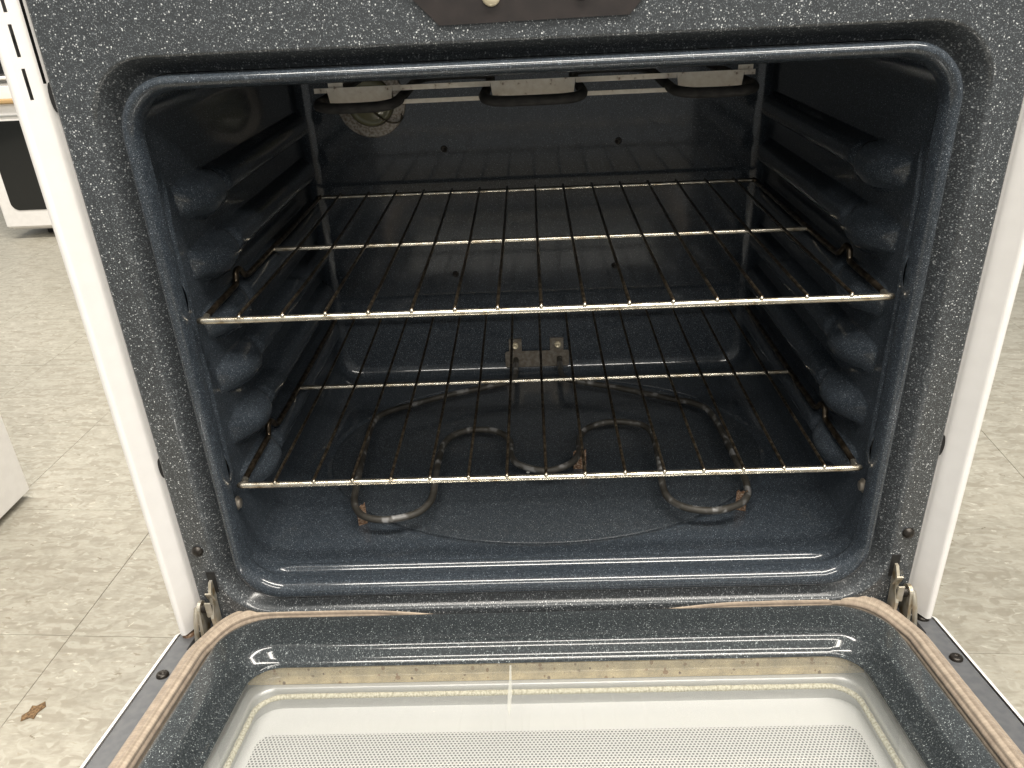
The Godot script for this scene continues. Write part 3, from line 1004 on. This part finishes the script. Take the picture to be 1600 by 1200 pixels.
func build_broil_element(oven: Node3D) -> void:
	var el := group_part("broil_element", oven)
	el.set_meta("label", "black looped broil rod in a pale metal holder under the oven roof")
	var y := 0.4365
	var xs := [-0.2050, -0.1290, -0.0470, 0.0470, 0.1310, 0.2070]
	var zf := -0.176
	var zr := -0.395
	var pts := []
	pts.append(Vector3(xs[0], y, -0.462))
	for k in 6:
		var f := k % 2 == 0
		var ins := 0.012 if f else -0.012
		if f:
			pts.append(Vector3(xs[k], y, zr + 0.03)); pts.append(Vector3(xs[k], y, -0.225)); pts.append(Vector3(xs[k], y, -0.200))
			pts.append(Vector3(xs[k] + 0.004, y - 0.001, -0.184)); pts.append(Vector3(xs[k] + 0.020, y - 0.002, zf))
		else:
			pts.append(Vector3(xs[k] - 0.020, y - 0.002, zf)); pts.append(Vector3(xs[k] - 0.004, y - 0.001, -0.184))
			pts.append(Vector3(xs[k], y, -0.200)); pts.append(Vector3(xs[k], y, -0.225)); pts.append(Vector3(xs[k], y, zr + 0.03))
			if k < 5:
				pts.append(Vector3(lerpf(xs[k], xs[k + 1], 0.25), y, zr)); pts.append(Vector3(lerpf(xs[k], xs[k + 1], 0.75), y, zr))
	pts.append(Vector3(xs[5], y, -0.462))
	var b := MB.new()
	b.tube(smooth_path(pts, 6), 0.0048, 14)
	part("heating_rod", b, M.broil, el)
	# holder: an upright strip with windows between the loops
	var st := MB.new()
	var zc := -0.2110
	var top := 0.4490
	var low := 0.4318
	for k in 3:
		var x0: float = xs[k * 2]
		var x1: float = xs[k * 2 + 1]
		st.prism(PackedVector2Array([Vector2(x0 + 0.008, y - 0.001), Vector2(x0 + 0.014, low), Vector2(x1 - 0.014, low), Vector2(x1 - 0.008, y - 0.001), Vector2(x1 - 0.006, top), Vector2(x0 + 0.006, top)]), zc, zc + 0.0012)
		if k < 2:
			var x2: float = xs[k * 2 + 2]
			st.prism(PackedVector2Array([Vector2(x1 - 0.006, top - 0.0048), Vector2(x2 + 0.006, top - 0.0048), Vector2(x2 + 0.006, top), Vector2(x1 - 0.006, top)]), zc, zc + 0.0012)
			st.prism(PackedVector2Array([Vector2(x1 - 0.014, low), Vector2(x2 + 0.014, low), Vector2(x2 + 0.014, low + 0.0040), Vector2(x1 - 0.014, low + 0.0040)]), zc, zc + 0.0012)
	st.prism(PackedVector2Array([Vector2(xs[0] - 0.006, top - 0.0045), Vector2(xs[0] + 0.006, top - 0.0045), Vector2(xs[0] + 0.006, top), Vector2(xs[0] - 0.006, top)]), zc, zc + 0.0012)
	st.prism(PackedVector2Array([Vector2(xs[5] - 0.006, top - 0.0045), Vector2(xs[5] + 0.004, top - 0.0045), Vector2(xs[5] + 0.004, top), Vector2(xs[5] - 0.006, top)]), zc, zc + 0.0012)
	for hx in [xs[0] + 0.008, xs[5] - 0.012]:
		st.prism(PackedVector2Array([Vector2(hx, top - 0.002), Vector2(hx + 0.014, top - 0.002), Vector2(hx + 0.014, 0.4745), Vector2(hx, 0.4745)]), zc - 0.0016, zc - 0.0002)
	part("holder_strip", st, M.strip, el)
	# second holder farther back
	var s2 := MB.new()
	s2.prism(PackedVector2Array([Vector2(xs[0] - 0.006, 0.4425), Vector2(xs[5] + 0.006, 0.4425), Vector2(xs[5] + 0.006, 0.4560), Vector2(xs[0] - 0.006, 0.4560)]), -0.335, -0.3338)
	for hx in [-0.15, 0.14]:
		s2.prism(PackedVector2Array([Vector2(hx, 0.455), Vector2(hx + 0.014, 0.455), Vector2(hx + 0.014, 0.4745), Vector2(hx, 0.4745)]), -0.3365, -0.3351)
	part("holder_strip", s2, M.strip, el)

func build_oven_lamp(oven: Node3D) -> void:
	var lm := group_part("oven_lamp", oven, Vector3(-0.2055, 0.4030, BACK_Z))
	var face := Transform3D(Basis(Vector3.RIGHT, PI / 2), Vector3.ZERO)
	var rg := MB.new()
	rg.lathe([[0.0445, 0.0], [0.0445, 0.0022], [0.0430, 0.0034], [0.0340, 0.0034], [0.0315, 0.0046], [0.0300, 0.0040], [0.0296, 0.0005]], 40, face)
	part("ring", rg, M.lamp_ring, lm)
	var gc := MB.new()
	gc.lathe([[0.0298, 0.0015], [0.0296, 0.0080], [0.0275, 0.0110], [0.0240, 0.0118], [0.0225, 0.0100], [0.0200, 0.0118], [0.0120, 0.0130], [0.0, 0.0134]], 36, face)
	part("glass_cover", gc, M.lamp_glass, lm)
	var w := MB.new()
	w.tube(smooth_path([Vector3(-0.010, 0.020, 0.014), Vector3(-0.004, 0.004, 0.0155), Vector3(0.006, -0.012, 0.0155), Vector3(0.020, -0.0235, 0.013), Vector3(0.033, -0.026, 0.008), Vector3(0.0385, -0.021, 0.0046), Vector3(0.0375, -0.016, 0.0042)], 6), 0.0011, 8)
	part("wire_clip", w, M.wire, lm)

# ------------------------------------------------------------------ racks
func build_rack(y: float, label: String, like: Node3D = null) -> Node3D:
	if like:
		var copy := like.duplicate()
		copy.name = "oven_rack_001"
		add_child(copy)
		copy.position = Vector3(0, y, 0)
		tag(copy, label, "oven rack", "wire racks in the oven")
		return copy
	var rk := Node3D.new()
	rk.name = "oven_rack"
	add_child(rk)
	rk.position = Vector3(0, y, 0)
	tag(rk, label, "oven rack", "wire racks in the oven")
	var hx := 0.2868
	var zf := -0.020
	var zm := -0.2205
	var zr := -0.431
	var r := 0.0030
	# front rail, its ends bent back into the side rails
	var fr := MB.new()
	fr.tube(smooth_path([Vector3(-hx + 0.0005, 0, zf - 0.011), Vector3(-hx + 0.0028, 0, zf - 0.0035), Vector3(-hx + 0.0100, 0, zf), Vector3(-0.15, 0, zf), Vector3(0, -0.0004, zf), Vector3(0.15, 0, zf), Vector3(hx - 0.0100, 0, zf), Vector3(hx - 0.0028, 0, zf - 0.0035), Vector3(hx - 0.0005, 0, zf - 0.011)], 5), r, 14)
	part("front_rail", fr, M.rail, rk)
	for s in [-1.0, 1.0]:
		var sd := MB.new()
		sd.tube(smooth_path([Vector3(s * (hx - 0.0005), 0, zf - 0.0100), Vector3(s * hx, 0, -0.060), Vector3(s * hx, 0.0, -0.102), Vector3(s * hx, 0.0015, -0.111), Vector3(s * hx, 0.0100, -0.1150), Vector3(s * (hx - 0.001), 0.0115, -0.1225), Vector3(s * (hx - 0.002), 0.0040, -0.1290), Vector3(s * (hx - 0.0025), 0.0006, -0.137), Vector3(s * (hx - 0.0028), 0, -0.160), Vector3(s * (hx - 0.0034), 0, zm), Vector3(s * (hx - 0.0034), 0, -0.35), Vector3(s * (hx - 0.0036), 0.0, zr + 0.010), Vector3(s * (hx - 0.005), 0.002, zr + 0.003), Vector3(s * (hx - 0.0085), 0.003, zr)], 5), r * 0.95, 12)
		part("side_rail", sd, M.side_rail, rk)
	var md := MB.new()
	md.tube(PackedVector3Array([Vector3(-hx + 0.0045, -0.0008, zm), Vector3(0, -0.0008, zm), Vector3(hx - 0.0045, -0.0008, zm)]), r * 0.85, 12)
	part("middle_rail", md, M.rail, rk)
	var re := MB.new()
	re.tube(PackedVector3Array([Vector3(-hx + 0.0070, 0.0022, zr), Vector3(0, 0.0018, zr), Vector3(hx - 0.0070, 0.0022, zr)]), r * 0.9, 12)
	part("rear_rail", re, M.rail, rk)
	for k in 15:
		var x := -0.2538 + 0.03634 * k + rng.randf_range(-0.0007, 0.0007)
		var rd := MB.new()
		var bend := rng.randf_range(-0.0012, 0.0012)
		rd.tube(smooth_path([Vector3(x, 0.0015, zf + 0.0022), Vector3(x, 0.0040, zf - 0.0010), Vector3(x, 0.0045, zf - 0.006), Vector3(x + bend * 0.6, 0.0032, -0.12), Vector3(x + bend, 0.0026, zm), Vector3(x + bend * 0.5, 0.0034, -0.33), Vector3(x, 0.0048, zr + 0.002), Vector3(x, 0.0046, zr - 0.002)], 4), 0.00155, 8)
		part("rod", rd, M.rod, rk)
		var w := MB.new()
		w.lathe([[0.0, 0.0021], [0.0014, 0.0016], [0.0021, 0.0], [0.0014, -0.0016], [0.0, -0.0021]], 10, Transform3D(Basis.IDENTITY, Vector3(x, 0.0028, zf + 0.0012)))
		part("weld", w, M.rail, rk)
	return rk

# ------------------------------------------------------------------ behind the oven
func build_far_range() -> void:
	var o := Node3D.new()
	o.name = "far_range"
	add_child(o)
	o.position = Vector3(-1.66, FLOOR_Y, -2.39)
	tag(o, "white range with a black oven window standing in the background on the left", "oven")
	var b := MB.new()
	b.box(Vector3(0, 0.47, -0.33), Vector3(0.755, 0.88, 0.62), 0.008)
	part("cabinet", b, M.white, o)
	var k := MB.new()
	k.box(Vector3(0.03, 0.016, -0.32), Vector3(0.60, 0.030, 0.5), 0.002)  # black box put in for the shadow under the cabinet
	part("base_shadow", k, M.black, o)
	var d := MB.new()
	d.box(Vector3(0, 0.305, -0.004), Vector3(0.750, 0.52, 0.036), 0.008)
	var door := part("door", d, M.white, o)
	var w := MB.new()
	w.prism(rr(-0.325, 0.325, 0.115, 0.440, 0.030, 6), 0.014, 0.0165)
	part("window", w, M.dark_glass, door)
	var f := MB.new()
	f.box(Vector3(0, 0.458, 0.017), Vector3(0.70, 0.006, 0.004), 0.001)
	part("trim", f, M.pack, door)
	var h := MB.new()
	h.box(Vector3(0, 0.508, 0.026), Vector3(0.72, 0.018, 0.016), 0.005)
	part("handle", h, M.handle, door)
	var c := MB.new()
	c.box(Vector3(0, 0.665, 0.006), Vector3(0.74, 0.14, 0.016), 0.004)
	part("control_panel", c, M.dark_glass, o)
	var e := MB.new()
	e.box(Vector3(0, 0.585, 0.010), Vector3(0.752, 0.012, 0.03), 0.004)
	part("ledge", e, M.white, o)

func build_appliance() -> void:
	var o := Node3D.new()
	o.name = "white_appliance"
	add_child(o)
	o.position = Vector3(-0.960, FLOOR_Y, -0.622)
	o.rotation.y = -deg_to_rad(1.0)
	tag(o, "plain white appliance side at the left edge of the picture", "appliance")
	var b := MB.new()
	b.box(Vector3(-0.34, 0.442, 0.34), Vector3(0.68, 0.86, 0.68), 0.003)
	part("cabinet", b, M.white, o)
	for x in [-0.05, -0.63]:
		for z in [0.05, 0.63]:
			var f := MB.new()
			f.lathe([[0.0, 0.016], [0.016, 0.016], [0.020, 0.0], [0.0, 0.0]], 12, Transform3D(Basis.IDENTITY, Vector3(x, 0, z)))
			part("foot", f, M.black, o)

func build_bits() -> void:
	# torn brown scrap on the floor tiles
	var s := MB.new()
	var o := PackedVector2Array([Vector2(-0.012, -0.013), Vector2(-0.002, -0.010), Vector2(0.004, -0.014), Vector2(0.006, -0.004), Vector2(0.014, 0.004), Vector2(0.011, 0.013), Vector2(0.002, 0.008), Vector2(-0.004, 0.010), Vector2(-0.006, 0.001), Vector2(-0.013, -0.004)])
	s.prism(o, 0.0, 0.0010, Transform3D(Basis(Vector3.RIGHT, -PI / 2), Vector3.ZERO))
	var sc := part("brown_scrap", s, M.leaf, self)
	sc.position = Vector3(-0.677, FLOOR_Y + 0.0004, -0.121)
	sc.rotation.y = 0.25
	tag(sc, "torn brown scrap lying on the beige floor tiles", "scrap")
	# crumb on the oven floor
	var c := MB.new()
	c.lathe([[0.0, 0.0022], [0.0016, 0.0018], [0.0024, 0.0008], [0.0018, 0.0], [0.0, 0.0]], 7)
	var cr := part("white_crumb", c, M.crumb, self)
	cr.position = Vector3(-0.0195, FLOOR_IN + 0.0004, -0.1910)
	cr.scale = Vector3(1.0, 1.0, 0.7)
	tag(cr, "small white crumb on the oven floor inside the bake element loop", "crumb")

func ceiling_light(at: Vector3, length: float, energy: float, label: String, number: int) -> void:
	var o := Node3D.new()
	o.name = "ceiling_light" if number == 0 else "ceiling_light_%03d" % number
	add_child(o)
	o.position = at
	tag(o, label, "ceiling light", "fluorescent ceiling lights")
	var h := MB.new()
	h.box(Vector3(0, 0.045, 0), Vector3(length + 0.04, 0.08, 0.34), 0.006)
	part("housing", h, M.white, o)
	var d := MB.new()
	d.box(Vector3(0, -0.002, 0), Vector3(length, 0.012, 0.30), 0.004)
	part("diffuser", d, M.diffuser, o)
	var l := AreaLight3D.new()
	l.name = "lamp"
	l.area_size = Vector2(length, 0.30)
	l.light_energy = energy
	l.light_color = Color(1.0, 0.975, 0.935)
	l.shadow_enabled = true
	l.area_range = 12.0
	l.rotation.x = -PI / 2
	l.position.y = -0.016
	o.add_child(l)

func _ready() -> void:
	rng.seed = 4711
	# --- camera
	var cam := Camera3D.new()
	cam.name = "camera"
	cam.position = Vector3(-0.0044, 0.5374, 0.5979)
	cam.rotation = Vector3(-0.4741, 0.0367, -0.0494)
	cam.fov = rad_to_deg(2.0 * atan(600.0 / 1241.39))
	cam.near = 0.02
	cam.far = 60.0
	add_child(cam)
	cam.current = true
	# --- the room's own pale light and exposure
	var env := Environment.new()
	env.background_mode = Environment.BG_COLOR
	env.background_color = Color(0.50, 0.505, 0.50)
	env.background_energy_multiplier = 1.0
	env.tonemap_mode = Environment.TONE_MAPPER_LINEAR
	env.tonemap_exposure = 1.95
	env.sdfgi_enabled = true
	env.ssao_enabled = true
	env.ssil_enabled = true
	var we := WorldEnvironment.new()
	we.name = "environment"
	we.environment = env
	add_child(we)
	# --- fluorescent ceiling lights, in rows across the shop above and behind the camera
	make_materials()
	M.diffuser = mat(Color(0.9, 0.9, 0.88), 0.5)
	M.diffuser.emission_enabled = true
	M.diffuser.emission = Color(1.0, 0.97, 0.91)
	M.diffuser.emission_energy_multiplier = 1.5
	ceiling_light(Vector3(0.45, 2.15, 0.55), 2.4, 4.4, "ceiling light above the open oven door", 0)
	ceiling_light(Vector3(0.45, 2.15, 2.20), 2.4, 4.4, "ceiling light behind the camera", 1)
	ceiling_light(Vector3(-1.6, 2.15, -1.40), 2.4, 4.4, "ceiling light above the range in the background", 2)
	# --- structure
	build_floor()
	var oven := build_range()
	build_door(oven)
	build_hinges(oven)
	build_bake_element(oven)
	build_broil_element(oven)
	build_oven_lamp(oven)
	# --- objects
	var r1 := build_rack(0.2893, "upper wire oven rack, its front rail across the middle of the opening")
	build_rack(0.1220, "lower wire oven rack just above the bake element", r1)
	build_far_range()
	build_appliance()
	build_bits()
